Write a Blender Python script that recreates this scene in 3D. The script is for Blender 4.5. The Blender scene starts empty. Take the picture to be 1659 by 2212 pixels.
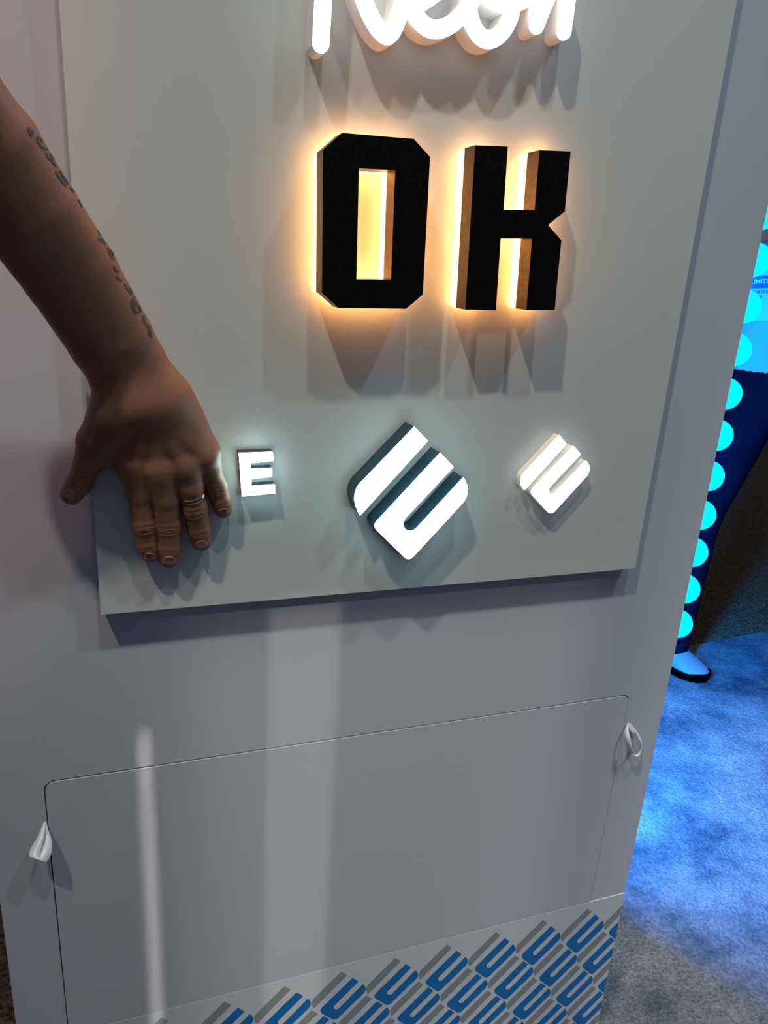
import bpy, bmesh, math, random
import numpy as np
from mathutils import Vector, Matrix
from mathutils.bvhtree import BVHTree
random.seed(7)

# ------------------------------------------------------------------ camera
IW, IH, FPX = 1659.0, 2212.0, 1597.0
DD = Vector((-314.5, 4813.0, 1597.0)).normalized()      # world down, in camera axes (x right, y down, z forward)
DX = Vector((4655.5, -226.0, 1597.0)); DX = (DX - DX.dot(DD) * DD).normalized()   # world +x
DN = DX.cross(DD).normalized()                          # world +y (into the wall)
CAM = Vector((0.0, -0.77, 1.33))                        # column face is y = 0, floor is z = 0
BF = 0.020                                              # board front stands this far off the column
def ray(px, py):
    r = Vector(((px - IW / 2) / FPX, (py - IH / 2) / FPX, 1.0))
    return Vector((r.dot(DX), r.dot(DN), -r.dot(DD)))
def W(px, py, off=0.0):                                 # point on the vertical plane y = -off
    r = ray(px, py); return CAM + r * ((-off - CAM.y) / r.y)
def Fl(px, py, z=0.0):                                  # point on the horizontal plane at z
    r = ray(px, py); return CAM + r * ((z - CAM.z) / r.z)
def At(px, py, t): return CAM + ray(px, py) * t         # point at depth t
def depth(p):
    d = p - CAM; return d.dot(Vector((DX.z, DN.z, -DD.z)))
def rpx(px, p): return px * depth(p) / FPX              # size in metres of px pixels at point p

C = bpy.context.scene.collection
cd = bpy.data.cameras.new('camera'); cam = bpy.data.objects.new('camera', cd); C.objects.link(cam)
R = Matrix(((DX.x, -DX.y, -DX.z), (DN.x, -DN.y, -DN.z), (-DD.x, DD.y, DD.z)))
cam.matrix_world = Matrix.Translation(CAM) @ R.to_4x4()
cd.sensor_fit = 'VERTICAL'; cd.sensor_height = 36.0; cd.lens = 36.0 * FPX / IH; cd.clip_start = 0.01
bpy.context.scene.camera = cam

# ------------------------------------------------------------------ world, lights, exposure
w = bpy.data.worlds.new('world'); bpy.context.scene.world = w; w.use_nodes = True
w.node_tree.nodes['Background'].inputs[0].default_value = (0.60, 0.69, 1.0, 1)
w.node_tree.nodes['Background'].inputs[1].default_value = 0.13
def light(name, kind, loc, target, energy, color, size=0.05, size_y=None, spread=None, cone=None, blend=0.3):
    l = bpy.data.lights.new(name, kind); o = bpy.data.objects.new(name, l); C.objects.link(o)
    o.location = loc; o.rotation_euler = (Vector(target) - Vector(loc)).to_track_quat('-Z', 'Y').to_euler()
    l.energy = energy; l.color = color
    if kind == 'AREA':
        if size_y: l.shape = 'RECTANGLE'; l.size = size; l.size_y = size_y
        else: l.size = size
        if spread: l.spread = math.radians(spread)
    elif kind == 'SPOT':
        l.shadow_soft_size = size; l.spot_size = math.radians(cone or 60); l.spot_blend = blend
    else: l.shadow_soft_size = size
    return o
light('booth_spot_left', 'SPOT', (-1.1, -1.35, 4.26), (0.46, 0, 0.86), 190, (1.0, 0.91, 0.72), 0.045, cone=32, blend=0.9)
light('booth_spot_centre', 'SPOT', (0.24, -1.30, 4.36), (0.42, 0, 0.76), 85, (0.92, 1.0, 0.88), 0.045, cone=32, blend=0.9)
light('booth_spot_right', 'SPOT', (1.5, -1.20, 4.06), (0.40, 0, 0.86), 80, (0.60, 0.86, 1.0), 0.06, cone=32, blend=0.9)
light('hall_glow_pink', 'SPOT', (0.02, -0.42, 3.06), (-0.12, -0.05, 1.60), 85, (1.0, 0.42, 0.34), 0.08, cone=12, blend=1.0)
light('added_blue_fill', 'AREA', (0.90, 0.46, 0.78), (1.68, 0.86, 0.72), 115, (0.0, 0.25, 1.0), 0.12, 0.9, spread=180)  # added unseen lamp, boosts the blue of the globes on carpet and visitor
light('added_carpet_fill', 'SPOT', (1.7, -1.2, 3.2), (1.30, 0.30, 0.0), 300, (0.92, 0.95, 1.0), 0.2, cone=34, blend=1.0)  # added to whiten the blue carpet, no fixture behind it
light('added_panel_wash', 'AREA', (0.32, -1.9, 2.42), (0.32, 0, 0.45), 0.20, (1.0, 0.96, 0.88), 0.54, 0.66, spread=4)  # added lamp, lifts the lower column right of the arm
light('added_band_beam', 'AREA', (0.190, -1.9, 2.42), (0.190, 0, 0.49), 0.034, (1.0, 0.95, 0.84), 0.086, 0.64, spread=0.6)  # added lamp shaped to lay the broad bright band below the board
light('added_streak_beam', 'AREA', (0.003, -1.7, 2.26), (0.003, 0, 0.42), 0.014, (1.0, 0.92, 0.86), 0.010, 0.52, spread=0.6)  # added lamp shaped to lay the fine vertical streak on the panel
vs = bpy.context.scene.view_settings
bpy.context.scene.display_settings.display_device = 'sRGB'
vs.view_transform = 'Standard'; vs.look = 'None'; vs.gamma = 1.0; vs.use_curve_mapping = False; vs.exposure = 0.0

# ------------------------------------------------------------------ helpers
def mat(name, col, rough=0.5, metal=0.0, emis=None, es=0.0, bump=0.0, bscale=200.0, vary=0.0, vscale=3.0, spec=0.5, coat=0.0, sss=0.0, bdist=0.001):
    m = bpy.data.materials.new(name); m.use_nodes = True; nt = m.node_tree; b = nt.nodes['Principled BSDF']
    b.inputs['Base Color'].default_value = (*col, 1); b.inputs['Roughness'].default_value = rough
    b.inputs['Metallic'].default_value = metal; b.inputs['Specular IOR Level'].default_value = spec
    b.inputs['Coat Weight'].default_value = coat
    if sss: b.inputs['Subsurface Weight'].default_value = sss; b.inputs['Subsurface Radius'].default_value = (0.01, 0.004, 0.002); b.inputs['Subsurface Scale'].default_value = 0.5
    if emis: b.inputs['Emission Color'].default_value = (*emis, 1); b.inputs['Emission Strength'].default_value = es
    tc = nt.nodes.new('ShaderNodeTexCoord')
    if vary:
        n = nt.nodes.new('ShaderNodeTexNoise'); n.inputs['Scale'].default_value = vscale; n.inputs['Detail'].default_value = 5
        nt.links.new(tc.outputs['Object'], n.inputs['Vector'])
        r = nt.nodes.new('ShaderNodeMapRange'); r.inputs[1].default_value = 0.3; r.inputs[2].default_value = 0.7
        r.inputs[3].default_value = 1 - vary; r.inputs[4].default_value = 1 + vary
        nt.links.new(n.outputs[0], r.inputs[0])
        mx = nt.nodes.new('ShaderNodeVectorMath'); mx.operation = 'SCALE'; mx.inputs[0].default_value = col
        nt.links.new(r.outputs[0], mx.inputs['Scale']); nt.links.new(mx.outputs[0], b.inputs['Base Color'])
    if bump:
        n = nt.nodes.new('ShaderNodeTexNoise'); n.inputs['Scale'].default_value = bscale; n.inputs['Detail'].default_value = 3
        nt.links.new(tc.outputs['Object'], n.inputs['Vector'])
        bp = nt.nodes.new('ShaderNodeBump'); bp.inputs['Strength'].default_value = bump; bp.inputs['Distance'].default_value = bdist
        nt.links.new(n.outputs[0], bp.inputs['Height']); nt.links.new(bp.outputs[0], b.inputs['Normal'])
    return m
M = {
 'wall': mat('white_laminate', (0.53, 0.55, 0.60), 0.42, bump=0.04, bscale=300, vary=0.015, vscale=2),
 'board': mat('white_board', (0.64, 0.66, 0.635), 0.45, bump=0.04, bscale=400, vary=0.012, vscale=4),
 'film': mat('printed_film', (0.62, 0.65, 0.68), 0.4),
 'print_grey': mat('print_grey', (0.26, 0.29, 0.30), 0.45, vary=0.04, vscale=20),
 'print_blue': mat('print_blue', (0.001, 0.16, 0.48), 0.5, vary=0.05, vscale=20),
 'seam': mat('dark_gap', (0.02, 0.02, 0.025), 0.8),
 'black_face': mat('black_face', (0.006, 0.0055, 0.005), 0.55, bump=0.25, bscale=900, vary=0.5, vscale=300, spec=0.06),
 'bronze': mat('brushed_dark_bronze', (0.075, 0.048, 0.028), 0.42, metal=0.55, bump=0.4, bscale=700, vary=0.35, vscale=160),
 'black_side': mat('dark_return', (0.012, 0.018, 0.024), 0.35),
 'navy_side': mat('dark_navy_return', (0.010, 0.045, 0.075), 0.4),
 'white_side': mat('opal_return', (0.78, 0.72, 0.66), 0.35, emis=(1.0, 0.88, 0.76), es=0.08),
 'neon_side': mat('white_return', (0.80, 0.74, 0.70), 0.4, emis=(0.80, 0.90, 1.0), es=0.05),
 'face': mat('lit_white_face', (0.8, 0.8, 0.8), 0.4, emis=(0.62, 0.98, 1.0), es=16.0),
 'small_face': mat('lit_small_face', (0.8, 0.8, 0.8), 0.4, emis=(0.9, 1.0, 1.0), es=3.5),
 'neon_face': mat('lit_neon_face', (0.8, 0.8, 0.8), 0.4, emis=(0.90, 0.97, 1.0), es=6.0),
 'warm': mat('warm_lit_acrylic', (0.8, 0.7, 0.5), 0.4, emis=(1.0, 0.43, 0.13), es=6.2),
 'ribbon': mat('satin_ribbon', (0.72, 0.71, 0.76), 0.35, spec=0.7),
 'gold': mat('gold', (0.83, 0.66, 0.38), 0.18, metal=1.0),
 'skin': mat('skin', (0.32, 0.140, 0.082), 0.5, bump=0.25, bscale=350, vary=0.10, vscale=18, sss=0.06, bdist=0.0008),
 'nail': mat('nail', (0.34, 0.20, 0.16), 0.3, spec=0.6),
 'ink': mat('tattoo_ink', (0.055, 0.05, 0.055), 0.55),
 'globe': mat('cyan_globe', (0.0, 0.02, 0.05), 0.6, emis=(0.0, 0.30, 1.0), es=6.0, spec=0.0),
 'socket': mat('socket', (0.02, 0.05, 0.10), 0.4),
 'shirt': mat('shirt_cloth', (0.30, 0.42, 0.46), 0.9, bump=0.4, bscale=250, vary=0.08, vscale=12),
 'trousers': mat('navy_trousers', (0.003, 0.004, 0.012), 0.9, spec=0.05, bump=0.2, bscale=60, vary=0.3, vscale=8, bdist=0.004),
 'shoe': mat('white_mesh_shoe', (0.24, 0.26, 0.30), 0.7, bump=0.5, bscale=500),
 'sole': mat('black_sole', (0.001, 0.001, 0.001), 0.9, spec=0.0),
 'eye': mat('eye', (0.10, 0.09, 0.08), 0.3),
 'lip': mat('lip', (0.30, 0.09, 0.07), 0.5),
 'hair': mat('hair', (0.03, 0.02, 0.015), 0.6),
 'badge': mat('badge_card', (0.30, 0.55, 0.6), 0.4),
 'badge_blue': mat('badge_bar', (0.01, 0.06, 0.4), 0.4),
 'badge_ink': mat('badge_ink', (0.02, 0.08, 0.35), 0.5),
 'badge_white': mat('badge_white', (0.8, 0.9, 0.9), 0.5),
}
def link(name, verts, faces, m, parent=None, smooth=False, mats=None, mi=None):
    me = bpy.data.meshes.new(name); me.from_pydata([tuple(v) for v in verts], [], faces)
    for mm in (mats or [m]): me.materials.append(mm)
    if mi is not None: me.polygons.foreach_set('material_index', mi)
    if smooth: me.polygons.foreach_set('use_smooth', [True] * len(me.polygons))
    me.update()
    o = bpy.data.objects.new(name, me); C.objects.link(o)
    if parent: o.parent = parent
    return o
def tag(o, label=None, cat=None, group=None, kind=None):
    if label: o['label'] = label
    if cat: o['category'] = cat
    if group: o['group'] = group
    if kind: o['kind'] = kind
    return o
def thing(name, loc, label, cat, group=None):
    o = bpy.data.objects.new(name, None); o.empty_display_size = 0.02; C.objects.link(o); o.location = loc
    return tag(o, label, cat, group)
def child(o, root):                                     # keep the world position under a moved Empty
    o.parent = root; o.matrix_parent_inverse = Matrix.Translation(root.location).inverted(); return o
def box(name, lo, hi, m, parent=None, bevel=0.0):
    bm = bmesh.new(); bmesh.ops.create_cube(bm, size=1.0)
    for v in bm.verts:
        v.co = Vector([(lo[i] + hi[i]) / 2 + v.co[i] * (hi[i] - lo[i]) for i in range(3)])
    if bevel: bmesh.ops.bevel(bm, geom=bm.edges[:], offset=bevel, segments=2, affect='EDGES')
    me = bpy.data.meshes.new(name); bm.to_mesh(me); bm.free(); me.materials.append(m)
    o = bpy.data.objects.new(name, me); C.objects.link(o)
    if parent: child(o, parent)
    return o
def tri_fill(loops):                                    # loops of (x, z): triangulated fill with holes
    from mathutils.geometry import tessellate_polygon
    t = tessellate_polygon([[Vector((p[0], p[1], 0)) for p in lp] for lp in loops])
    return t
def slab(name, loops, y0, y1, m_front, m_side=None, parent=None, back=True):
    """loops in (x, z); front at y1 (nearer the camera, smaller y), back at y0"""
    pts = [p for lp in loops for p in lp]; n = len(pts)
    v = [(p[0], y1, p[1]) for p in pts] + [(p[0], y0, p[1]) for p in pts]
    f = []; mi = []
    for t in tri_fill(loops):
        a, b, c = [pts[i] for i in t]
        ar = (b[0]-a[0])*(c[1]-a[1]) - (b[1]-a[1])*(c[0]-a[0])
        t = tuple(t) if ar > 0 else tuple(reversed(t))   # normal towards -y
        f.append(t); mi.append(0)
        if back: f.append(tuple(n + i for i in reversed(t))); mi.append(1 if m_side else 0)
    s = 0
    for lp in loops:
        k = len(lp)
        area = sum(lp[i][0]*lp[(i+1)%k][1] - lp[(i+1)%k][0]*lp[i][1] for i in range(k))
        hole = lp is not loops[0]
        ccw = area > 0
        for i in range(k):
            a, b = s + i, s + (i + 1) % k
            q = (a, n + a, n + b, b) if (ccw != hole) else (b, n + b, n + a, a)
            f.append(q); mi.append(1 if m_side else 0)
        s += k
    o = link(name, v, f, m_front, None, False, [m_front] + ([m_side] if m_side else []), mi)
    if parent: child(o, parent)
    return o
def P2(pts, off): return [(W(x, y, off).x, W(x, y, off).z) for x, y in pts]
def chaikin(pts, n=2, closed=False):
    for _ in range(n):
        q = []
        k = len(pts)
        rng = range(k) if closed else range(k - 1)
        if not closed: q.append(pts[0])
        for i in rng:
            a, b = pts[i], pts[(i + 1) % k]
            q.append(tuple(a[j]*.75 + b[j]*.25 for j in range(len(a)))); q.append(tuple(a[j]*.25 + b[j]*.75 for j in range(len(a))))
        if not closed: q.append(pts[-1])
        pts = q
    return pts
def ribbon_outline(path, hw):                           # constant-width stroke with round ends, as one outline
    n = len(path); L = []; Rr = []
    for i in range(n):
        a = Vector(path[max(i-1, 0)]); b = Vector(path[min(i+1, n-1)]); t = (b - a).normalized(); nn = Vector((-t.y, t.x))
        p = Vector(path[i]); L.append(p + nn * hw); Rr.append(p - nn * hw)
    def cap(p, t, k=10):
        a0 = math.atan2(t.y, t.x)
        return [Vector(p) + hw * Vector((math.cos(a0 + math.pi/2 - math.pi*j/k), math.sin(a0 + math.pi/2 - math.pi*j/k))) for j in range(1, k)]
    t1 = (Vector(path[-1]) - Vector(path[-2])).normalized(); t0 = (Vector(path[0]) - Vector(path[1])).normalized()
    return [L, Rr, cap(path[-1], t1), cap(path[0], t0)]
def stroke_mesh(path, hw, y0, y1):                      # verts, faces, material ids
    L, Rr, c1, c0 = ribbon_outline(path, hw); n = len(L)
    ring = L + c1 + list(reversed(Rr)) + c0
    k = len(ring); v = [(p.x, y1, p.y) for p in ring] + [(p.x, y0, p.y) for p in ring]; f = []; mi = []
    iR = lambda i: n + len(c1) + (n - 1 - i)
    for i in range(n - 1): f.append((i, iR(i), iR(i+1), i+1)); mi.append(0)
    f.append(tuple([n - 1] + [iR(n-1)] + [n + len(c1) - 1 - j for j in range(len(c1))])); mi.append(0)
    f.append(tuple([iR(0), 0] + [k - 1 - j for j in range(len(c0))])); mi.append(0)
    for i in range(k): f.append((i, (i+1) % k, k + (i+1) % k, k + i)); mi.append(1)
    return v, f, mi

# surface nets on a rectilinear grid
def surface_nets(D, xs, ys, zs):
    nx, ny, nz = D.shape; ins = D < 0
    c = np.zeros((nx-1, ny-1, nz-1), np.int16)
    for a in (0,1):
        for b in (0,1):
            for d in (0,1): c += ins[a:nx-1+a, b:ny-1+b, d:nz-1+d]
    cells = np.argwhere((c > 0) & (c < 8)); idx = -np.ones(c.shape, np.int64); idx[tuple(cells.T)] = np.arange(len(cells))
    acc = np.zeros((len(cells), 3)); cnt = np.zeros(len(cells)); X = [xs, ys, zs]
    corners = [(a,b,d) for a in (0,1) for b in (0,1) for d in (0,1)]
    for ca in corners:
        for ax in range(3):
            if ca[ax]: continue
            cb = list(ca); cb[ax] = 1
            A = cells + ca; B = cells + cb
            da = D[tuple(A.T)]; db = D[tuple(B.T)]; m = (da < 0) != (db < 0)
            t = np.where(m, da / np.where(m, da - db, 1), 0)
            pa = np.stack([X[i][A[:, i]] for i in range(3)], 1); pb = np.stack([X[i][B[:, i]] for i in range(3)], 1)
            acc[m] += (pa + (pb - pa) * t[:, None])[m]; cnt[m] += 1
    V = acc / cnt[:, None]; F = []
    for ax in range(3):
        sl0 = [slice(None)]*3; sl1 = [slice(None)]*3; sl0[ax] = slice(0, -1); sl1[ax] = slice(1, None)
        s = ins[tuple(sl0)] != ins[tuple(sl1)]; e = np.argwhere(s)
        o1, o2 = (ax+1) % 3, (ax+2) % 3
        ok = (e[:, o1] > 0) & (e[:, o2] > 0) & (e[:, o1] < D.shape[o1]-1) & (e[:, o2] < D.shape[o2]-1); e = e[ok]
        def g(da, db):
            q = e.copy(); q[:, o1] -= da; q[:, o2] -= db; return idx[tuple(q.T)]
        Q = np.stack([g(0,0), g(1,0), g(1,1), g(0,1)], 1)
        flip = ins[tuple(e.T)]; Q[~flip] = Q[~flip][:, ::-1]
        F.append(Q)
    return V, np.concatenate(F)
def np_mesh(name, V, F, m, parent=None):
    me = bpy.data.meshes.new(name); me.from_pydata(V.tolist(), [], F.tolist()); me.materials.append(m)
    me.polygons.foreach_set('use_smooth', [True] * len(me.polygons)); me.update()
    o = bpy.data.objects.new(name, me); C.objects.link(o)
    if parent: child(o, parent)
    return o
def cone(G, a, b, ra, rb, sy=1.0):                      # distance to a tapered capsule, y squashed by sy about its axis
    X, Y, Z = G; a = np.array(a, float); b = np.array(b, float); d = b - a
    dd = (d * d).sum(); t = np.clip(((X-a[0])*d[0] + (Y-a[1])*d[1] + (Z-a[2])*d[2]) / dd, 0, 1)
    qx = X - a[0] - t*d[0]; qy = (Y - a[1] - t*d[1]) * sy; qz = Z - a[2] - t*d[2]
    return np.sqrt(qx*qx + qy*qy + qz*qz) - (ra + (rb - ra) * t)
def smin(a, b, k):
    h = np.maximum(k - np.abs(a - b), 0) / k; return np.minimum(a, b) - h*h*k*0.25

# ------------------------------------------------------------------ the setting: floor
ZF = 0.0
def carpet_mat(name, c1, c2, scale, bscale, bump, c3=None):
    m = mat(name, c1, 0.95, spec=0.1); nt = m.node_tree; b = nt.nodes['Principled BSDF']
    tc = nt.nodes.new('ShaderNodeTexCoord')
    n = nt.nodes.new('ShaderNodeTexNoise'); n.inputs['Scale'].default_value = scale; n.inputs['Detail'].default_value = 6; n.inputs['Roughness'].default_value = 0.7
    n2 = nt.nodes.new('ShaderNodeTexNoise'); n2.inputs['Scale'].default_value = bscale; n2.inputs['Detail'].default_value = 4
    for k in (n, n2): nt.links.new(tc.outputs['Object'], k.inputs['Vector'])
    r = nt.nodes.new('ShaderNodeValToRGB'); r.color_ramp.elements[0].position = 0.36; r.color_ramp.elements[1].position = 0.62
    r.color_ramp.elements[0].color = (*c1, 1); r.color_ramp.elements[1].color = (*c2, 1)
    nt.links.new(n.outputs[0], r.inputs[0])
    r2 = nt.nodes.new('ShaderNodeMapRange'); r2.inputs[1].default_value = 0.35; r2.inputs[2].default_value = 0.65; r2.inputs[3].default_value = c3 or 0.6; r2.inputs[4].default_value = 1.3
    nt.links.new(n2.outputs[0], r2.inputs[0])
    mx = nt.nodes.new('ShaderNodeVectorMath'); mx.operation = 'SCALE'
    nt.links.new(r.outputs[0], mx.inputs[0]); nt.links.new(r2.outputs[0], mx.inputs['Scale']); nt.links.new(mx.outputs[0], b.inputs['Base Color'])
    bp = nt.nodes.new('ShaderNodeBump'); bp.inputs['Strength'].default_value = bump; bp.inputs['Distance'].default_value = 0.01
    nt.links.new(n2.outputs[0], bp.inputs['Height']); nt.links.new(bp.outputs[0], b.inputs['Normal'])
    return m
cm_dark = carpet_mat('dark_carpet', (0.13, 0.085, 0.045), (0.24, 0.16, 0.09), 30, 110, 0.8, 0.25)
cm_pale = carpet_mat('pale_carpet', (0.055, 0.075, 0.095), (0.27, 0.27, 0.28), 3.5, 160, 1.0, 0.8)
tag(box('floor', (-6, -5, -0.05), (8, 8, 0.0), cm_dark), kind='structure')
XL = W(20, 2088, 0).x; XL = W(0, 1945, 0).x
XR = W(1543, 1000, 0).x
e1 = Fl(1490, 1394, 0.012); e2 = Fl(1659, 1362, 0.012)
dirv = (e2 - e1).normalized()
A = e1 - dirv * 1.0; B = e1 + dirv * 4.0
xc = XL + 0.25
pc = [(xc, -3.0), (B.x + 0.5, -3.0), (B.x, B.y), (A.x, A.y), (xc, A.y - 0.02)]
bm = bmesh.new()
def poly_prism(bm, pts, z0, z1):
    a = [bm.verts.new((x, y, z1)) for x, y in pts]; b = [bm.verts.new((x, y, z0)) for x, y in pts]
    bm.faces.new(a); bm.faces.new(list(reversed(b)))
    for i in range(len(pts)): j = (i+1) % len(pts); bm.faces.new((a[i], b[i], b[j], a[j]))
poly_prism(bm, pc, 0.0, 0.010); bmesh.ops.recalc_face_normals(bm, faces=bm.faces)
me = bpy.data.meshes.new('carpet'); bm.to_mesh(me); bm.free(); me.materials.append(cm_pale)
rug = bpy.data.objects.new('carpet', me); C.objects.link(rug)
tag(rug, 'pale plush booth carpet glowing blue beside the white column', 'carpet')

# ------------------------------------------------------------------ display column
col = thing('display_column', ((XL + XR)/2, 0.15, 0), 'tall white display column carrying the lit sign board, patterned print near its foot', 'display stand')
ZT = 2.6; DEP = 0.34; TH = 0.012
# door outline measured on the face
dtl = W(95, 1690); dtr = W(1367, 1497); dl2 = W(140, 2180); dr2 = W(1270, 1950)
dx0 = (dtl.x + dl2.x)/2; dx1 = (dtr.x + dr2.x)/2; dzt = (dtl.z + dtr.z)/2; dzb = 0.04
def rrect(x0, z0, x1, z1, r, k=6):
    o = []
    for cx, cz, a in ((x1-r, z1-r, 0), (x0+r, z1-r, 90), (x0+r, z0+r, 180), (x1-r, z0+r, 270)):
        for j in range(k+1):
            t = math.radians(a + 90*j/k); o.append((cx + r*math.cos(t), cz + r*math.sin(t)))
    return o
gap = 0.0014
hole = rrect(dx0, dzb, dx1, dzt, 0.012)
slab('front_panel', [[(XL, 0.0), (XR, 0.0), (XR, ZT), (XL, ZT)], hole], TH, 0.0, M['wall'], None, col)
door = slab('access_panel', [rrect(dx0+gap, dzb+gap, dx1-gap, dzt-gap*1.3, 0.011)], TH, -0.0010, M['wall'], None, col)
door['label'] = 'flush rectangular access panel with rounded corners'
box('inner_backing', (dx0-0.02, TH, dzb-0.02), (dx1+0.02, TH+0.004, dzt+0.02), M['seam'], col)
box('side_panel', (XR-TH, TH, 0), (XR, DEP, ZT), M['wall'], col)
box('side_panel', (XL, TH, 0), (XL+TH, DEP, ZT), M['wall'], col)
box('back_panel', (XL+TH, DEP-TH, 0), (XR-TH, DEP, ZT), M['wall'], col)
box('top_panel', (XL+TH, TH, ZT-TH), (XR-TH, DEP-TH, ZT), M['wall'], col)

# printed film near the foot, and its repeated mark
f1 = W(320, 2185); f2 = W(1270, 1952); zf = (f1.z + f2.z)/2
def Z5(u, v): return (800 + u/2.765, 1900 + v/2.765)
grey = [Z5(*p) for p in [(455,383),(485,403),(298,592),(291,588),(286,575),(286,558),(292,545),(303,532)]]
blue = [Z5(*p) for p in [(513,420),(543,442),(405,580),(402,590),(405,598),(414,602),(424,599),(432,593),(565,458),(574,465),(579,478),(578,493),(568,509),(420,652),(410,659),(398,660),(387,656),(336,622),(330,614),(329,606),(334,596),(345,584)]]
g0 = P2(grey, 0); b0 = P2(blue, 0)
tops = [(854,2065.6),(964.6,2038.5),(1069.4,2012),(1171.8,1987.9),(1267.6,1965)]
tw = P2(tops, 0); ax_ = (tw[-1][0]-tw[0][0])/4; az_ = 0.0
s2 = P2([(903,2117),(1009.8,2088.8),(1111.8,2062.7),(1208.7,2038)], 0)
bx_ = sum(s2[i][0]-tw[i][0] for i in range(4))/4; bz_ = sum(s2[i][1]-tw[i][1] for i in range(4))/4
def clipx(poly, xm, keep_less=True):
    o = []
    for i in range(len(poly)):
        p, q = poly[i], poly[(i+1) % len(poly)]
        ip = (p[0] <= xm) == keep_less; iq = (q[0] <= xm) == keep_less
        if ip: o.append(p)
        if ip != iq:
            t = (xm - p[0])/(q[0]-p[0]); o.append((xm, p[1] + t*(q[1]-p[1])))
    return o
TF = 0.0012
film = slab('printed_film', [[(XL, 0.001), (XR, 0.001), (XR, zf), (XL, zf)]], 0.0, -TF, M['film'], None, col)
film['label'] = 'glossy film edge above the printed pattern'
for row in range(0, 6):
    for i in range(-14, 14):
        ox = i*ax_ + row*bx_; oz = row*bz_
        for nm, base, m in (('grey_mark', g0, 'print_grey'), ('blue_mark', b0, 'print_blue')):
            pl = [(x+ox, z+oz) for x, z in base]
            if min(p[0] for p in pl) < XL + 0.002 or min(p[1] for p in pl) < 0.004: continue
            if min(p[0] for p in pl) > XR - 0.002: continue
            if max(p[0] for p in pl) > XR - 0.0005: pl = clipx(pl, XR - 0.0005)
            if len(pl) < 3: continue
            slab(nm, [pl], -TF, -TF-0.0003, M[m], None, col, back=False)

# ------------------------------------------------------------------ sign board
bl = W(172, 660, BF); bx0 = (W(127, 0, BF).x + W(218, 1328, BF).x)/2; bx1 = (W(1592, 0, BF).x + W(1372, 1228, BF).x)/2
bz0 = (W(218, 1328, BF).z + W(1372, 1228, BF).z)/2
print('board', bx0, bx1, bz0, 'col', XL, XR, 'door', dx0, dx1, dzt, 'film', zf)
brd = thing('sign_board', ((bx0+bx1)/2, -BF/2, bz0), 'large off-white mounting board behind the lit letters and logos', 'board')
def quadslab(name, c, y0, y1, m, parent):
    return slab(name, [c], y0, y1, m, None, parent)
c = P2([(218,1328),(1372,1228),(1592,0),(127,0)], BF)
def ext(a, b, z): t = (z - a[1])/(b[1]-a[1]); return (a[0]+(b[0]-a[0])*t, z)
cc = [c[0], c[1], ext(c[1], c[2], 2.3), ext(c[0], c[3], 2.3)]
slab('board_panel', [cc], -0.001, -BF, M['board'], None, brd)

D0 = 0.75
def offs(r): return BF + D0 * (1 - r)
# ------------------------------------------------------------------ OK letters
def Z1(l): return [(600 + u/2.37, v/2.37) for u, v in l]
Oo = Z1([(330,680),(697,711),(780,803),(743,1508),(657,1581),(313,1577),(226,1500),(232,765)])
Oi = Z1([(416,863),(601,872),(580,1430),(403,1430)])
Kk = Z1([(1010,743),(1178,750),(1157,1073),(1315,1075),(1340,768),(1500,775),(1470,1082),(1384,1152),(1452,1230),(1418,1587),(1272,1587),(1302,1223),(1142,1220),(1117,1588),(960,1585)])
fo = offs(0.946); mo = BF + 0.0170
def shrink(loop, d, inner=False):
    k = len(loop); ar = sum(loop[i][0]*loop[(i+1)%k][1]-loop[(i+1)%k][0]*loop[i][1] for i in range(k)); s = 1 if ar > 0 else -1
    if inner: s = -s
    out = []
    for i in range(k):
        a, b, c_ = Vector(loop[i-1]), Vector(loop[i]), Vector(loop[(i+1)%k])
        e1_ = (b-a).normalized(); e2_ = (c_-b).normalized(); n1 = Vector((-e1_.y, e1_.x))*s; n2 = Vector((-e2_.y, e2_.x))*s
        m_ = (n1+n2); m_ = m_/max(m_.dot(n1), 0.4); out.append(tuple(b + m_*d))
    return out
for nm, loops, lab in (('letter_o', [Oo, Oi], 'thick black octagonal letter O glowing amber behind'),
                       ('letter_k', [Kk], 'thick black block letter K glowing amber behind')):
    lw = [P2(l, fo) for l in loops]
    cx = sum(p[0] for p in lw[0])/len(lw[0]); cz = min(p[1] for p in lw[0])
    t = thing(nm, (cx, -BF, cz), lab, 'sign letter', 'black halo lit letters')
    a = [shrink(lw[0], 0.0006)] + [shrink(l, 0.0006, True) for l in lw[1:]]
    f = slab('letter_body', lw, -mo, -fo, M['black_face'], M['bronze'], t); f['label'] = 'black face with rough dark bronze sides'
    g = slab('glowing_back', a, -BF, -mo, M['warm'], None, t); g['label'] = 'amber lit clear acrylic backing'

# ------------------------------------------------------------------ E letter
E = [(100+u/3.016, 800+v/3.016) for u, v in [(1255,540),(1477,533),(1480,592),(1330,606),(1333,643),(1473,637),(1473,694),(1337,710),(1338,756),(1490,745),(1493,803),(1275,823)]]
def lit_piece(t, loop_px, off, side, body='letter_body', facemat='face'):
    lw = P2(loop_px, off)
    slab(body, [lw], -BF, -(off-0.0025), M[side], None, t)
    g = slab('lit_face', [shrink(lw, 0.0002)], -(off-0.0025), -off, M[facemat], None, t); g['label'] = 'glowing white acrylic face'
eo = offs(0.981)
t = thing('letter_e', (W(555,1070,BF).x, -BF, W(555,1072,BF).z), 'small glowing white letter E with dark sides beside the hand', 'sign letter')
lit_piece(t, E, eo, 'black_side')
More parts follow.
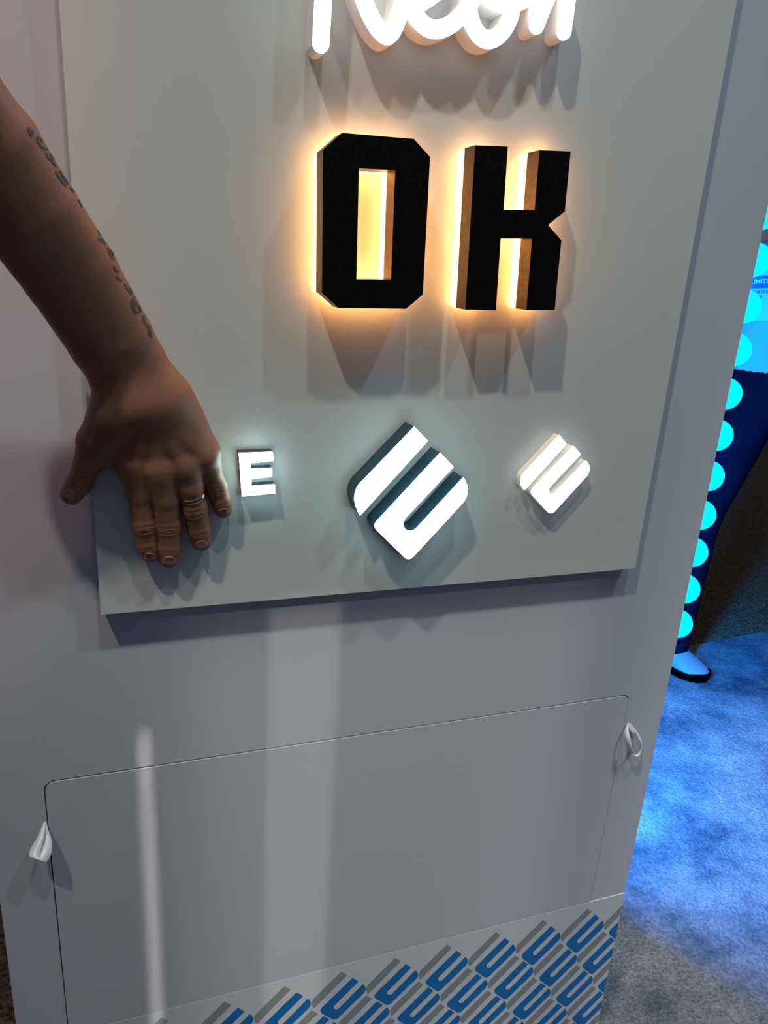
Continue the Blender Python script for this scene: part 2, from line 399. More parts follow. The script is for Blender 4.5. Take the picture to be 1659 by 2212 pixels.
# ------------------------------------------------------------------ logo marks
def Z4(l): return [(680+u/2.37, 860+v/2.37) for u, v in l]
def rnd(pts): return pts
WA = Z4([(512,148),(581,218),(232,603),(218,575),(208,545),(204,518),(207,490),(216,462),(232,438),(250,421)])
WB = Z4([(645,282),(712,352),(470,610),(460,624),(455,640),(456,656),(463,669),(475,678),(490,682),(505,680),(520,672),(763,408),(773,425),(781,447),(784,470),(780,497),(772,518),(760,536),(505,812),(495,820),(484,825),(472,824),(462,819),(315,676),(309,665),(308,653),(312,643),(320,632)])
SA = Z4([(1255,190),(1291,236),(1075,473),(1066,462),(1059,447),(1056,430),(1057,413),(1063,398),(1073,385)])
SB = Z4([(1329,247),(1364,288),(1208,452),(1202,462),(1200,474),(1204,486),(1212,494),(1222,495),(1232,490),(1392,322),(1400,331),(1406,346),(1408,364),(1404,382),(1396,397),(1228,582),(1218,589),(1208,591),(1198,588),(1117,500),(1111,490),(1111,478),(1116,468)])
wo = offs(0.961); so = offs(0.983)
t = thing('logo_mark', (W(885,1205,BF).x, -BF, W(885,1205,BF).z), 'large tilted glowing logo mark with dark navy sides', 'logo sign')
lit_piece(t, WA, wo, 'navy_side', 'bar_body'); lit_piece(t, WB, wo, 'navy_side', 'bracket_body')
t = thing('logo_mark', (W(1190,1108,BF).x, -BF, W(1190,1108,BF).z), 'small tilted glowing logo mark with white sides', 'logo sign')
lit_piece(t, SA, so, 'white_side', 'bar_body', 'small_face'); lit_piece(t, SB, so, 'white_side', 'bracket_body', 'small_face')

# ------------------------------------------------------------------ neon word sign
no = BF + 0.026
neon = thing('neon_word_sign', (W(950,110,BF).x, -BF, W(950,110,BF).z), 'glowing white script word sign at the top of the board', 'neon sign')
HWN = rpx(18.6, W(694, 60, no))
strokes = {
 'letter_n': [[(694,93),(699,0),(708,-120),(716,-225)],
              [(716,-225),(745,-150),(768,-60),(785,-5),(802,36),(818,62),(838,80),(853,62),(864,30),(872,0),(886,-110),(900,-230)]],
 'letter_e': [[(893,12),(925,-5),(962,-32),(985,-75),(975,-125),(945,-140),(912,-110),(891,-50),(889,5),(905,45),(936,66),(972,56),(1000,32),(1022,0)]],
 'letter_o': [[(1042,-105),(1020,-55),(1014,0),(1016,32),(1026,62),(1040,80),(1057,86),(1076,80),(1094,60),(1107,32),(1112,0),(1102,-60),(1075,-105),(1042,-105)],
              [(1035,-30),(1055,-10),(1078,4),(1100,8),(1128,1),(1156,-14)]],
 'letter_n_small': [[(1161,54),(1163,0),(1166,-70)], [(1161,54),(1172,25),(1184,-3),(1208,-60),(1228,-70),(1233,-45),(1229,0),(1220,67)]],
}
def stroke_part(name, sts, i, y0, y1, mats, hw, parent):
    V_, F_, I_ = [], [], []
    for j, st in enumerate(sts):
        pth = P2(chaikin(st, 3), no); v, f, mi = stroke_mesh(pth, hw, y0, y1 + 0.00002*(i*2+j))
        k = len(V_); V_ += v; F_ += [tuple(k+q for q in ff) for ff in f]; I_ += mi
    o = link(name, V_, F_, None, None, False, mats, I_)
    bmx = bmesh.new(); bmx.from_mesh(o.data); bmesh.ops.recalc_face_normals(bmx, faces=bmx.faces); bmx.to_mesh(o.data); bmx.free()
    if parent: o.parent = parent
    return o
for i, (nm, sts) in enumerate(strokes.items()):
    o = stroke_part('letter', sts, i, -BF, -(no - 0.0028), [M['neon_side'], M['neon_side']], HWN, None)
    f = stroke_part('lit_face', sts, i, -(no - 0.0028), -no, [M['neon_face'], M['neon_face']], HWN - 0.0001, o)
    f['label'] = 'glowing white front face'
    child(o, neon)

# ------------------------------------------------------------------ ribbon pull loops
def ribbon_loop(name, pts, wid, root_loc, lab, tail=None):
    t = thing(name, root_loc, lab, 'ribbon', 'white ribbon pull loops on the access panel')
    def band(ps, nm):
        ps = chaikin(ps, 3); v = []; f = []
        for i, p in enumerate(ps):
            q = Vector(p[:3]); d = Vector(p[3:6]).normalized(); ww = p[6]
            v += [q - d*ww/2, q + d*ww/2]
        for i in range(len(ps)-1): f.append((2*i, 2*i+1, 2*i+3, 2*i+2))
        o = link(nm, v, f, M['ribbon'], None, True); child(o, t)
        s = o.modifiers.new('thickness', 'SOLIDIFY'); s.thickness = 0.0005
        return o
    band(pts, 'loop')
    if tail: band(tail, 'tail')
    return t
def RP(px, py, off, d, ww): p = W(px, py, off); return (*p, *d, ww)
r0 = W(1357, 1562, 0.0)
ribbon_loop('ribbon_loop', [RP(1357,1562,0.0,(1,-.3,0),0.002), RP(1353,1578,0.007,(1,-.6,.2),0.006), RP(1356,1600,0.014,(1,-1,.1),0.010), RP(1362,1622,0.017,(.5,-1,-.6),0.009), RP(1371,1633,0.018,(0,-1,0.1),0.007),
   RP(1381,1627,0.017,(-.2,-1,.3),0.008), RP(1388,1606,0.012,(-1,-1,.2),0.009), RP(1377,1585,0.006,(-1,-.5,.3),0.006), RP(1359,1562,0.0,(-1,-.2,0),0.002)],
   0.008, r0, 'white satin ribbon loop hanging open at the panel right edge',
   [RP(1357,1563,0.001,(1,0,0.3),0.003), RP(1362,1573,0.004,(1,0,.4),0.006), RP(1367,1583,0.006,(1,0,-.5),0.009)])
r1 = W(97, 1775, 0.0)
ribbon_loop('ribbon_loop', [RP(97,1775,0.0,(1,-.3,0),0.002), RP(92,1795,0.006,(1,-.2,.2),0.006), RP(84,1818,0.014,(1,-.3,.2),0.010), RP(73,1845,0.022,(1,-.3,-.3),0.012), RP(78,1856,0.027,(1,-.3,-.3),0.014),
   RP(89,1858,0.027,(1,-.2,-.4),0.015), RP(98,1838,0.020,(1,-.2,-.2),0.015), RP(102,1812,0.010,(1,-.2,0),0.010), RP(98,1790,0.004,(1,-.2,0),0.005), RP(98,1776,0.0,(1,0,0),0.002)],
   0.012, r1, 'white satin ribbon loop folded flat at the panel left edge')

# ------------------------------------------------------------------ blue globe lights up the side
gl = [(524,597,1641),(629.5,699.7,0),(725.5,795.4,0),(823.6,891.7,0),(916.7,981.8,0),(1007,1071,0),(1093.6,1156.5,0),(1176,1238.7,0),(1258,1318.7,0),(1336,1394,0)]
zs_ = []
for a, b, _ in gl:
    ym = (a+b)/2; xm = 1757 - 0.2130*ym; zs_.append(W(xm, ym, 0).z)
dzm = (zs_[0]-zs_[-1])/(len(zs_)-1); print('globe spacing', dzm, zs_)
zs_ = [zs_[0] + dzm*k for k in (5,4,3,2,1)] + zs_
RG = 0.0215
def sphere_mesh(r, seg=24, rings=16):
    bm = bmesh.new(); bmesh.ops.create_uvsphere(bm, u_segments=seg, v_segments=rings, radius=r)
    for f in bm.faces: f.smooth = True
    me = bpy.data.meshes.new('globe'); bm.to_mesh(me); bm.free(); me.materials.append(M['globe']); return me
gm = sphere_mesh(RG)
bm = bmesh.new(); bmesh.ops.create_cone(bm, cap_ends=True, segments=20, radius1=0.011, radius2=0.009, depth=0.012)
sm = bpy.data.meshes.new('socket'); bm.to_mesh(sm); bm.free(); sm.materials.append(M['socket'])
words = ['highest', 'second highest', 'third', 'fourth', 'fifth', 'sixth', 'seventh', 'eighth', 'ninth', 'tenth', 'eleventh', 'twelfth', 'thirteenth', 'second lowest', 'lowest']
for k, z in enumerate(zs_):
    n = len(zs_); 
    vis = k - 4
    below = n - 1 - k
    lab = {0: 'lowest glowing cyan globe on the column side, above the white shoe', 1: 'second glowing cyan globe from the bottom of the column side row'}.get(below)
    if not lab: lab = '%s glowing cyan globe counted up from the shoe along the column side' % ['', '', 'third', 'fourth', 'fifth', 'sixth', 'seventh', 'eighth', 'ninth', 'tenth', 'eleventh', 'twelfth', 'thirteenth', 'fourteenth', 'fifteenth'][below]
    t = thing('globe_light', (XR, 0.024, z), lab, 'light', 'cyan globe lights up the column side')
    g = bpy.data.objects.new('globe', gm); C.objects.link(g); g.parent = t; g.location = (0.017, 0, 0)
    s = bpy.data.objects.new('socket', sm); C.objects.link(s); s.parent = t; s.location = (0.0055, 0, 0); s.rotation_euler = (0, math.pi/2, 0)

# ------------------------------------------------------------------ the arm and hand on the board
def wb(px, py, off, rp):                                # joint: pixel, height above board, radius in px
    p = W(px, py, BF + off); return (p, rpx(rp, p))
def wf(px, py, off, rp): return wb(px, py, off + 0.0004, rp + 1.3)
J = dict(
 thumb=[wf(232,905,.034,36), wf(200,950,.026,31), wf(189,1003,.018,27), wf(172,1043,.012,25.5), wf(155,1067,.010,22.5)],
 index=[wf(290,1000,.026,33), wf(304,1066,.021,27.5), wf(313,1132,.0165,25.5), wf(321,1175,.0125,22), wf(325,1194,.0105,20)],
 middle=[wf(343,1010,.029,34), wf(357,1076,.023,27.5), wf(363,1134,.017,25.5), wf(365,1182,.0125,23), wf(365,1204,.0105,21)],
 ring=[wf(400,1000,.027,32), wf(411,1052,.024,26.5), wf(420,1098,.0185,25), wf(431,1145,.013,21.5), wf(436,1169,.0105,19.5)],
 pinky=[wf(440,978,.023,30), wf(452,1015,.020,24), wf(466,1050,.0155,22), wf(477,1082,.012,19.5), wf(482,1100,.0095,17.5)],
)
def nonuni(lo, hi, a, b, fine, coarse):
    xs = [lo]
    while xs[-1] < hi:
        x = xs[-1]; d = 0 if a <= x <= b else min(abs(x-a), abs(x-b)); xs.append(x + min(coarse, fine + d*0.08))
    return np.array(xs)
px0 = W(-330, 60, 0.16); hx = (W(125,1060,BF).x, W(500,1060,BF).x); hz = (W(365,1235,BF).z, W(250,930,BF).z)
xs = nonuni(-0.62, W(515,1060,BF).x + 0.004, hx[0], hx[1], 0.0010, 0.0035)
ys = nonuni(-0.26, -0.004, -0.062, -0.01, 0.0010, 0.0035)
zs = nonuni(hz[0] - 0.006, 1.62, hz[0], hz[1], 0.0010, 0.0035)
print('grid', len(xs), len(ys), len(zs), hx, hz)
X, Y, Z = np.meshgrid(xs.astype(np.float32), ys.astype(np.float32), zs.astype(np.float32), indexing='ij'); G = (X, Y, Z)
def chain(G, js, k=0.004, sy=1.0):
    d = None
    for (a, ra), (b, rb) in zip(js[:-1], js[1:]):
        c = cone(G, a, b, ra, rb, sy); d = c if d is None else smin(d, c, k)
    return d
# palm: metacarpals fanning out from the wrist, plus thumb muscle
wr = [wb(262,880,.032,46), wb(292,875,.035,50), wb(330,868,.035,52), wb(365,866,.031,46)]
mc = [wb(288,998,.022,33), wb(340,1012,.0250,34), wb(394,1004,.0255,33), wb(438,982,.0225,31)]
palm = None
for a, b in zip(wr, mc):
    c = cone(G, a[0], b[0], a[1], b[1]); palm = c if palm is None else smin(palm, c, 0.012)
for a, b in ((wb(285,905,.024,42), wb(300,985,.018,34)), (wb(392,900,.024,44), wb(425,965,.018,38)), (wb(330,900,.020,46), wb(355,985,.015,36)),
             (wb(250,895,.032,40), wb(236,948,.021,34)), (wb(262,930,.026,34), wb(262,985,.016,22))):
    palm = smin(palm, cone(G, a[0], b[0], a[1], b[1]), 0.012)
for a, b in zip(mc, (wb(301,1046,.021,25), wb(350,1056,.023,26), wb(405,1036,.0235,24), wb(447,1003,.0195,22))):
    palm = smin(palm, cone(G, a[0], b[0], a[1], b[1]), 0.010)
for a, b in ((wb(306,1040,.017,20), wb(352,1050,.018,20)), (wb(352,1046,.018,19), wb(404,1030,.018,19)), (wb(404,1018,.018,19), wb(446,992,.016,18))):
    palm = smin(palm, cone(G, a[0], b[0], a[1], b[1]), 0.008)
# forearm: two bones' worth of muscle side by side
FA = [((272,864),(350,852),44,48,.035), ((238,800),(304,772),50,50,.041), ((208,754),(272,718),52,54,.050), ((118,612),(186,572),60,62,.073), ((32,492),(100,447),68,68,.094), ((-55,345),(2,300),78,76,.112), ((-150,240),(-98,190),78,80,.125)]
bones = [None, None]
for A_, B_ in zip(FA[:-1], FA[1:]):
    for k in (0, 1):
        p, rp_ = wb(*A_[k], A_[4], A_[2+k]); q, rq_ = wb(*B_[k], B_[4], B_[2+k])
        c = cone(G, p, q, rp_, rq_, 1.08); bones[k] = c if bones[k] is None else smin(bones[k], c, 0.003)
arm = smin(bones[0], bones[1], 0.03)
arm = smin(arm, cone(G, W(-150,190,.15), W(-420,20,.17), rpx(95, W(-150,190,.15)), rpx(110, W(-420,20,.17))), 0.03)
body = smin(palm, arm, 0.022)
res = body
for nm, js in J.items():
    f = chain(G, js[0:], 0.0035)
    # joint pads: slight swelling at the middle joint
    mj = js[2]
    f = smin(f, np.sqrt((X-mj[0].x)**2 + ((Y-mj[0].y))**2 + (Z-mj[0].z)**2) - mj[1]*0.99, 0.003)
    # skin folds over the joints, dorsal side only
    for jn, amp, offsets in ((2, .0011, (-.0032, -.0010, .0012, .0034)), (3, .0006, (-.0012, .0012))):
        c = js[jn][0]; ax = (js[jn+1][0] - js[jn-1][0]).normalized(); rr = js[jn][1]
        S = (X-c.x)*ax.x + (Y-c.y)*ax.y + (Z-c.z)*ax.z
        lat = (X-c.x)*ax.z - (Z-c.z)*ax.x
        dist2 = (X-c.x)**2 + (Y-c.y)**2 + (Z-c.z)**2
        near = (np.abs(S) < .008) & (dist2 < (rr*1.7)**2) & (Y < c.y + 0.002)
        bend = S + np.sign(S) * 0.0 + 0.0
        g = np.zeros_like(S)
        for o_ in offsets:
            g = np.maximum(g, np.exp(-(((bend - o_*(1 - 0.35*(lat/rr)**2))/.0008)**2)))
        f = f + np.where(near, amp * g * np.exp(-(lat/(rr*.75))**2), 0)
    res = np.minimum(res, smin(body, f, 0.0075 if nm != 'thumb' else 0.016))
# knuckle bumps and tendons on the back of the hand
for i, (kx, ky, kr) in enumerate(((292,1008,20),(345,1022,22),(402,1012,21),(446,990,18))):
    p = W(kx, ky, -mc[i][0].y + 0.004); r = rpx(kr*0.8, p)
    q = W(kx*0.45 + 325*0.55, ky*0.45 + 885*0.55, BF + 0.045)
    res = smin(res, cone(G, (p.x, p.y-0.004, p.z), (q.x, q.y+0.004, q.z), 0.0052, 0.005), 0.009)
# press the palm and finger pads flat on the board (only where the board is)
flat = -(Y + BF + 0.0004)  # inside board side is y > -BF
res = np.maximum(res, (Y + BF + 0.0003))
V, F = surface_nets(res, xs, ys, zs)
hand_c = W(330, 1000, BF)
person = thing('person', hand_c, 'bare tattooed forearm and hand with a ring, pressed flat on the board', 'person')
arm_o = np_mesh('arm', V, F, M['skin'], person)
sm_ = arm_o.modifiers.new('smooth', 'SMOOTH'); sm_.factor = 0.5; sm_.iterations = 2
print('arm verts', len(V))
bvh = BVHTree.FromPolygons([Vector(v) for v in V.tolist()], F.tolist())
def hit(px, py):
    d = ray(px, py).normalized(); h = bvh.ray_cast(CAM, d); return h[0], h[1]
# nails
def nail(cx, cy, a, b, rot, lift=0.0004):
    v = []; f = []; n = 9; ca, sa = math.cos(math.radians(rot)), math.sin(math.radians(rot)); ok = []
    for i in range(n):
        for j in range(n):
            u = -1 + 2*i/(n-1); w_ = -1 + 2*j/(n-1)
            uu = u*math.sqrt(1 - 0.38*w_*w_); ww = w_*math.sqrt(1 - 0.38*u*u)
            h, nn = hit(cx + ca*uu*a - sa*ww*b, cy + sa*uu*a + ca*ww*b)
            ok.append(h is not None)
            if h is None: h = v[-1] if v else Vector(hand_c); nn = Vector((0, -1, 0))
            v.append(h + Vector(nn)*lift)
    for i in range(n-1):
        for j in range(n-1):
            q = (i*n+j, (i+1)*n+j, (i+1)*n+j+1, i*n+j+1)
            if all(ok[k] for k in q): f.append(q)
    o = link('nail', v, f, M['nail'], None, True); child(o, person)
    s = o.modifiers.new('thickness', 'SOLIDIFY'); s.thickness = 0.0006; s.offset = 0
for args in ((324,1203,12,9,4), (365,1211,13,9.5,2), (435,1176,12,8.5,-8), (483,1106,10.5,7.5,-10), (150,1069,14,11,38)): nail(*args)
# ring
def finger_ring():
    c0_, c1_ = W(407,1040,BF+.024), W(421,1098,BF+.0185)
    ax = (c1_ - c0_).normalized(); c = W(415,1071,BF+.0215); r = rpx(26.3, c)
    ax = (ax + Vector((0.10, 0, 0.0))).normalized()
    u = ax.cross(Vector((0,1,0))).normalized(); v_ = ax.cross(u)
    ver = []; fac = []; n = 48; prof = [(-.0034,0),(-.0031,.0010),(-.0014,.0018),(.0014,.0018),(.0031,.0010),(.0034,0),(.0022,-.0006),(-.0022,-.0006)]
    m = len(prof)
    for i in range(n):
        t = 2*math.pi*i/n; d = u*math.cos(t) + v_*math.sin(t)
        for s, h in prof: ver.append(c + ax*s + d*(r + h))
    for i in range(n):
        for j in range(m): fac.append((i*m+j, i*m+(j+1)%m, ((i+1)%n)*m+(j+1)%m, ((i+1)%n)*m+j))
    o = link('ring', ver, fac, M['gold'], None, True); child(o, person); o['label'] = 'shiny gold band on the ring finger'
finger_ring()
# tattoo strokes laid on the skin
def Z2(l): return [(u/3.016, 150 + v/3.016) for u, v in l]
tat = [([(192,378),(184,396),(196,418),(208,432),(212,408),(200,395)],5.5), ([(247,438),(240,462),(262,498),(292,522),(312,520)],4), ([(262,450),(278,478)],2.5),
 ([(300,545),(308,572),(342,600),(366,634)],4), ([(322,548),(350,590)],2.2), ([(362,666),(390,712),(432,764)],4.5), ([(386,660),(416,706),(446,750)],3.5), ([(400,668),(405,700)],2),
 ([(456,770),(484,800)],4), ([(510,845),(524,868),(538,894)],5), ([(636,1045),(660,1086)],2.6), ([(643,1098),(656,1124)],5), ([(664,1104),(688,1140)],4),
 ([(700,1158),(712,1196),(738,1240)],4.5), ([(722,1172),(740,1214)],3), ([(740,1284),(748,1308),(772,1322)],4), ([(760,1344),(768,1368),(794,1376)],5), ([(806,1396),(830,1420)],3),
 ([(812,1402),(832,1438),(858,1448),(850,1470)],4.5), ([(845,1425),(866,1452)],3.5),
 ([(864,1492),(888,1478),(906,1512),(916,1552),(912,1584),(890,1588),(866,1548),(864,1492)],3), ([(880,1504),(894,1530),(888,1556),(876,1530),(880,1504)],2.2), ([(896,1496),(912,1530),(900,1560)],2.2),
 ([(856,1502),(860,1550),(888,1592)],4), ([(936,1604),(932,1628),(948,1650),(942,1666)],5), ([(950,1660),(976,1682),(968,1704),(986,1746)],5.5), ([(965,1690),(985,1720)],4)]
tv, tf = [], []
for pts, wd in tat:
    pts = chaikin(Z2(pts), 2); hw = wd/3.016*1.0 + 1.0
    base = len(tv); row = []
    for i, p in enumerate(pts):
        a = Vector(pts[max(i-1,0)]); b = Vector(pts[min(i+1,len(pts)-1)]); t_ = (b-a).normalized(); nn = Vector((-t_.y, t_.x))
        k = hw * (0.6 if i in (0, len(pts)-1) else 1)
        ids = []
        for s in (-1, 0, 1):
            h, nr = hit(p[0] + nn.x*k*s, p[1] + nn.y*k*s)
            if h is None: ids.append(None)
            else: tv.append(h + nr*0.0003); ids.append(len(tv)-1)
        row.append(ids)
    for r_, s_ in zip(row[:-1], row[1:]):
        for j in (0, 1):
            q = (r_[j], r_[j+1], s_[j+1], s_[j])
            if None not in q: tf.append(q)
o = link('tattoo', tv, tf, M['ink'], None, True); child(o, person); o['label'] = 'faded dark script tattoo along the forearm'; o['kind'] = 'stuff'

# ------------------------------------------------------------------ the visitor standing behind the column
ank = Fl(1452, 1398, 0.075); tdep = depth(ank)
hipR = At(1640, 815, tdep*1.02); 
fw = (Vector((CAM.x, CAM.y, 0)) - Vector((ank.x, ank.y, 0))).normalized(); sd = Vector((-fw.y, fw.x, 0))   # facing the camera; sd = image right
if sd.x < 0: sd = -sd
pel = hipR + sd*0.10; pel.z = 0.97
hipR = pel - sd*0.095; hipL = pel + sd*0.095
kneeR = hipR.lerp(ank, 0.50) + fw*0.03 - sd*0.055; ankL = ank + sd*0.42; ankL.z = 0.075; kneeL = hipL.lerp(ankL, .5) + fw*0.03
chest = pel + Vector((0,0,0.38)); neck = pel + Vector((0,0,0.55)); head = pel + Vector((0,0,0.70)) + fw*0.02
toep = Fl(1524, 1468, 0.02); dsh = Vector((toep.x - ank.x, toep.y - ank.y, 0)).normalized(); dsl = (fw + sd*0.25).normalized()
print('visitor', ank, pel, tdep, 'floor ax', fw)
lo = np.array([min(pel.x-0.75, ank.x-0.2), min(pel.y, ank.y)-0.4, 0.0]); hi = np.array([pel.x+0.75, max(pel.y, ank.y)+0.4, 1.86])
step = 0.011
gx, gy, gz = [np.arange(lo[i], hi[i], step) for i in range(3)]
X, Y, Z = np.meshgrid(gx.astype(np.float32), gy.astype(np.float32), gz.astype(np.float32), indexing='ij'); G = (X, Y, Z)
def sph(c, r, s=(1,1,1)): return (np.sqrt(((X-c.x)/s[0])**2 + ((Y-c.y)/s[1])**2 + ((Z-c.z)/s[2])**2) - r)
legs = None
for a, b, ra, rb in ((hipR, kneeR, .100, .058), (kneeR, ank, .058, .040), (hipL, kneeL, .090, .062), (kneeL, ankL, .060, .040)):
    c = cone(G, a, b, ra, rb); legs = c if legs is None else smin(legs, c, 0.02)
foot = None
for a, fd in ((Vector((toep.x, toep.y, ank.z)) - dsh*0.165, dsh), (ankL, dsl)):
    toe = a + fd*0.11; toe.z = 0.045; heel = a - fd*0.01; heel.z = 0.05
    c = cone(G, heel, toe, .026, .018); foot = c if foot is None else np.minimum(foot, c)
torso = None
for dx_ in (-0.09, 0.0, 0.09):
    c = cone(G, pel + sd*dx_, chest + sd*dx_*1.25, .110, .105); torso = c if torso is None else smin(torso, c, 0.05)
torso = smin(torso, cone(G, chest, neck, .07, .055), 0.06)
arms = None; hands = []
for s in (-1, 1):
    sh = pel + sd*0.165*s + Vector((0,0,0.47)); el = sh + sd*0.10*s - Vector((0,0,0.27)); wrt = el + fw*0.03 + sd*0.02*s - Vector((0,0,0.25)) ; hnd = wrt + fw*0.01 - Vector((0,0,0.07))
    for a, b, ra, rb in ((sh, el, .050, .042), (el, wrt, .040, .028), (wrt, hnd, .030, .032)):
        c = cone(G, a, b, ra, rb); arms = c if arms is None else smin(arms, c, 0.02)
    for q in range(4):
        a = hnd + sd*(-0.024 + 0.016*q)*1.0; b = a + fw*0.015 - Vector((0,0,0.065 + 0.008*(q in (1,2))))
        arms = np.minimum(arms, cone(G, a, b, .0095, .0085))
    arms = smin(arms, cone(G, hnd - sd*0.02*s, hnd - sd*0.045*s + fw*0.02 - Vector((0,0,.03)), .011, .010), 0.008)
hd = smin(sph(head, .10, (.80, .92, 1.18)), cone(G, neck, head, .055, .06), 0.03)
nose = head + fw*0.095 - Vector((0,0,.005)); hd = smin(hd, cone(G, nose + Vector((0,0,.03)), nose, .008, .014), 0.012)
for s in (-1, 1): hd = smin(hd, sph(head + sd*0.083*s, .022, (.5,.8,1.3)), 0.01)
allb = smin(smin(smin(legs, torso, .05), arms, .03), hd, .03); allb = np.minimum(allb, foot)
visitor = thing('person', (pel.x, pel.y, 0), 'person in pale t-shirt, dark trousers and white shoes wearing a badge', 'person')
V, F = surface_nets(np.where(allb < 0.5, allb + 0.012, allb), gx, gy, gz); bo = np_mesh('body', V, F, M['skin'], visitor)
hem = At(1625, 803, tdep).z - 0.035
V, F = surface_nets(np.maximum(np.maximum(np.maximum(smin(smin(legs, torso, .05), arms, .03) - 0.014, hem - Z), Z - (neck.z - 0.005)), np.where(np.abs((X-pel.x)*sd.x + (Y-pel.y)*sd.y) > 0.205, (pel.z + 0.24) - Z, -1.0)), gx, gy, gz)
sh_o = np_mesh('shirt', V, F, M['shirt'], visitor); sh_o['label'] = 'loose pale t-shirt'
V, F = surface_nets(np.maximum(np.maximum(smin(legs, np.maximum(torso, Z - pel.z - .12), .05) - 0.016, Z - (hem + 0.05)), 0.055 - Z), gx, gy, gz)
tr_o = np_mesh('trousers', V, F, M['trousers'], visitor); tr_o['label'] = 'dark navy trousers'
for o in (bo, sh_o, tr_o):
    s = o.modifiers.new('smooth', 'SMOOTH'); s.factor = 0.5; s.iterations = 4
# hair
V, F = surface_nets(np.maximum(sph(head + Vector((0,0,.012)) - fw*0.01, .106, (.82,.95,1.15)), -( -((X-head.x)*fw.x + (Y-head.y)*fw.y) + (Z-head.z)*0.9 + 0.0)), gx, gy, gz)
np_mesh('hair', V, F, M['hair'], visitor)
for s_e in (-1, 1):                                      # eyes and mouth
    bm = bmesh.new(); bmesh.ops.create_uvsphere(bm, u_segments=12, v_segments=8, radius=0.012); me = bpy.data.meshes.new('eye'); bm.to_mesh(me); bm.free()
    me.materials.append(M['eye']); me.polygons.foreach_set('use_smooth', [True]*len(me.polygons))
    o = bpy.data.objects.new('eye', me); C.objects.link(o); o.location = head + fw*0.084 + sd*0.032*s_e + Vector((0,0,.012)); child(o, visitor)
mo = head + fw*0.0905 - Vector((0,0,.052)); mv = []; 
for k in range(9):
    u_ = -1 + k/4; h_ = 0.006*(1-u_*u_) + .0008
    for z_ in (h_, -h_): mv.append(mo + sd*0.024*u_ - fw*0.006*u_*u_ + Vector((0,0,z_)))
o = link('mouth', mv, [(2*k, 2*k+2, 2*k+3, 2*k+1) for k in range(8)], M['lip']); child(o, visitor); o.modifiers.new('t','SOLIDIFY').thickness = 0.006
# shoes
def shoe(anklep, d=None):
    a = Vector((anklep.x, anklep.y, 0.010)); d = d.normalized(); s = Vector((d.y, -d.x, 0))
    Ls, n = 0.29, 22
    prof_v, prof_f, so_v, so_f = [], [], [], []
    def half(t):    # half width along the shoe, 0 heel .. 1 toe
        return 0.042*math.sqrt(max(0, 1-((t-0.14)/0.14)**2)) if t < 0.14 else (0.042 + 0.016*math.sin((t-0.14)/0.62*math.pi/2) if t < 0.72 else 0.058*math.sqrt(max(0, 1-((t-0.72)/0.28)**2)))
    def top(t): return 0.110 - 0.02*math.exp(-((t-0.18)/0.1)**2) if t < 0.35 else 0.110 - 0.062*min(1, (t-0.35)/0.5)**0.9
    m = 14
    for i in range(n+1):
        t = i/n; hw = max(half(t), 0.002); c = a + d*(t*Ls - 0.08)
        h = top(t) - (0.02*max(0, (t-0.85)/0.15)**2)
        for j in range(m+1):
            an = math.pi*j/m
            prof_v.append(c + s*hw*math.cos(an)*(1 if j not in (0, m) else 1.0) + Vector((0,0,0.022 + (h-0.022)*math.sin(an)**0.8)))
        for w_, z in ((1.08, 0.0), (1.10, 0.018), (1.04, 0.026)):
            so_v.append(c + s*hw*w_ + Vector((0,0,z))); so_v.append(c - s*hw*w_ + Vector((0,0,z)))
    for i in range(n):
        for j in range(m): prof_f.append((i*(m+1)+j, (i+1)*(m+1)+j, (i+1)*(m+1)+j+1, i*(m+1)+j+1))
        b = i*6; e = (i+1)*6
        so_f += [(b, e, e+2, b+2), (b+2, e+2, e+4, b+4), (b+1, b+3, e+3, e+1), (b+3, b+5, e+5, e+3), (b+4, e+4, e+5, b+5), (b, b+1, e+1, e)]
    so_f += [(0,2,3,1),(2,4,5,3), (n*6, n*6+1, n*6+3, n*6+2), (n*6+2, n*6+3, n*6+5, n*6+4)]
    u = link('shoe', prof_v, prof_f, M['shoe'], None, True); child(u, visitor)
    s_ = link('shoe_sole', so_v, so_f, M['sole'], None, True); s_.parent = u
    # toe bumper
    tb = []
    tfc = []
    k = 12
    for i in range(k+1):
        t = 0.80 + 0.2*i/k; hw = max(half(min(t, .999)), 0.003)*1.06; c = a + d*(t*Ls - 0.078)
        for sg in (1, -1):
            tb.append(c + s*hw*sg + Vector((0,0,0.02))); tb.append(c + s*hw*sg*0.97 + Vector((0,0,0.02 + 0.018*math.sin(math.pi/2*i/k))))
    for i in range(k):
        b = i*4; e = b+4; tfc += [(b, e, e+1, b+1), (b+2, b+3, e+3, e+2)]
    tfc.append((k*4, k*4+2, k*4+3, k*4+1))
    q = link('toe_bumper', tb, tfc, M['sole'], None, True); q.parent = u
    return u
shoe(Vector((toep.x, toep.y, 0)) - dsh*0.205, d=dsh)
shoe(ankL, d=dsl)
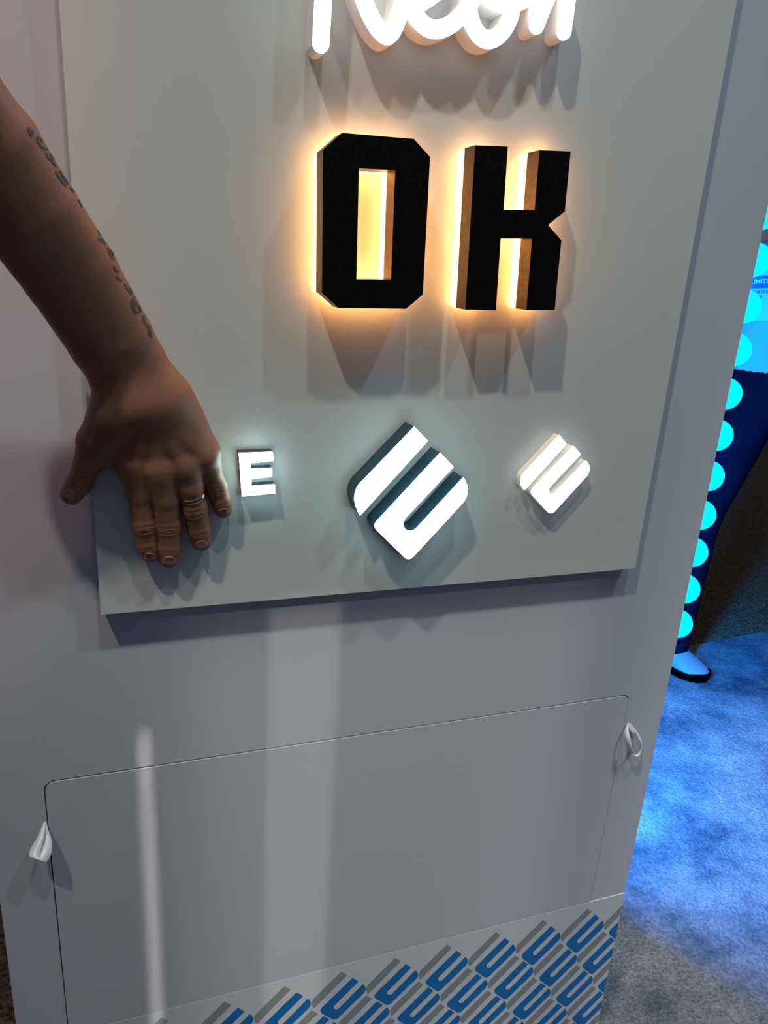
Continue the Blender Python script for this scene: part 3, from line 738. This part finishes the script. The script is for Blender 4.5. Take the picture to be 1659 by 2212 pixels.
# badge hanging on the shirt
def badge():
    tb = tdep*0.95
    c = At(1664, 645, tb); u = (sd*0.995 + Vector((0,0,0.10))).normalized(); n_ = fw; vv = n_.cross(u).normalized()
    if vv.z < 0: vv = -vv
    px2m = tb/FPX
    root = thing('name_badge', c, 'event name badge card hanging over the pale t-shirt behind the column edge', 'badge')
    def rect(nm, x0, y0, x1, y1, lift, m):   # px offsets from centre, y up
        pts = [(x0,y0),(x1,y0),(x1,y1),(x0,y1)]; v = [c + u*(x*px2m) + vv*(y*px2m) + n_*lift for x, y in pts] + [c + u*(x*px2m) + vv*(y*px2m) + n_*(lift-0.0008) for x, y in pts]
        f = [(0,1,2,3),(7,6,5,4),(0,4,5,1),(1,5,6,2),(2,6,7,3),(3,7,4,0)]
        o = link(nm, v, f, M[m]); child(o, root); bmx = bmesh.new(); bmx.from_mesh(o.data); bmesh.ops.recalc_face_normals(bmx, faces=bmx.faces); bmx.to_mesh(o.data); bmx.free(); return o
    rect('card', -56, -46, 56, 62, 0.0, 'badge')
    rect('header_bar', -56, 22, 56, 48, 0.001, 'badge_blue')
    rect('lower_strip', -56, -40, 56, -30, 0.001, 'badge_blue').data.materials[0] = M['badge']
    def txt(s, x, y, size, m):
        cu = bpy.data.curves.new('print', 'FONT'); cu.body = s; cu.size = size*px2m; cu.extrude = 0.0001; cu.align_x = 'LEFT'; cu.offset = 0.0004
        to = bpy.data.objects.new('tmp', cu); C.objects.link(to); dg = bpy.context.evaluated_depsgraph_get(); dg.update()
        me = bpy.data.meshes.new_from_object(to.evaluated_get(dg)); bpy.data.objects.remove(to)
        me.materials.clear(); me.materials.append(M[m])
        Mx = Matrix((( u.x, vv.x, n_.x), (u.y, vv.y, n_.y), (u.z, vv.z, n_.z))).to_4x4()
        p = c + u*(x*px2m) + vv*(y*px2m) + n_*0.0022
        me.transform(Matrix.Translation(p) @ Mx); o = bpy.data.objects.new('lettering', me); C.objects.link(o); child(o, root)
    txt('LIMITS', -42, 32, 13, 'badge_white'); txt('MORTON', -42, 11, 9.5, 'badge_ink'); txt('ELITE', -34, 1, 7.5, 'badge_ink')
    # lanyard
    a = c + vv*(62*px2m); 
    for s in (-1, 1):
        top = neck + sd*0.06*s + fw*0.09; mid = chest + sd*0.06*s + fw*0.128; p0 = a + sd*0.004*s
        v = []
        for p in (p0, (p0+mid)/2 + fw*0.012, mid, top): v += [p - sd*0.006, p + sd*0.006]
        o = link('lanyard', v, [(0,1,3,2),(2,3,5,4),(4,5,7,6)], M['badge_blue']); child(o, root)
        o.modifiers.new('t', 'SOLIDIFY').thickness = 0.001
badge()
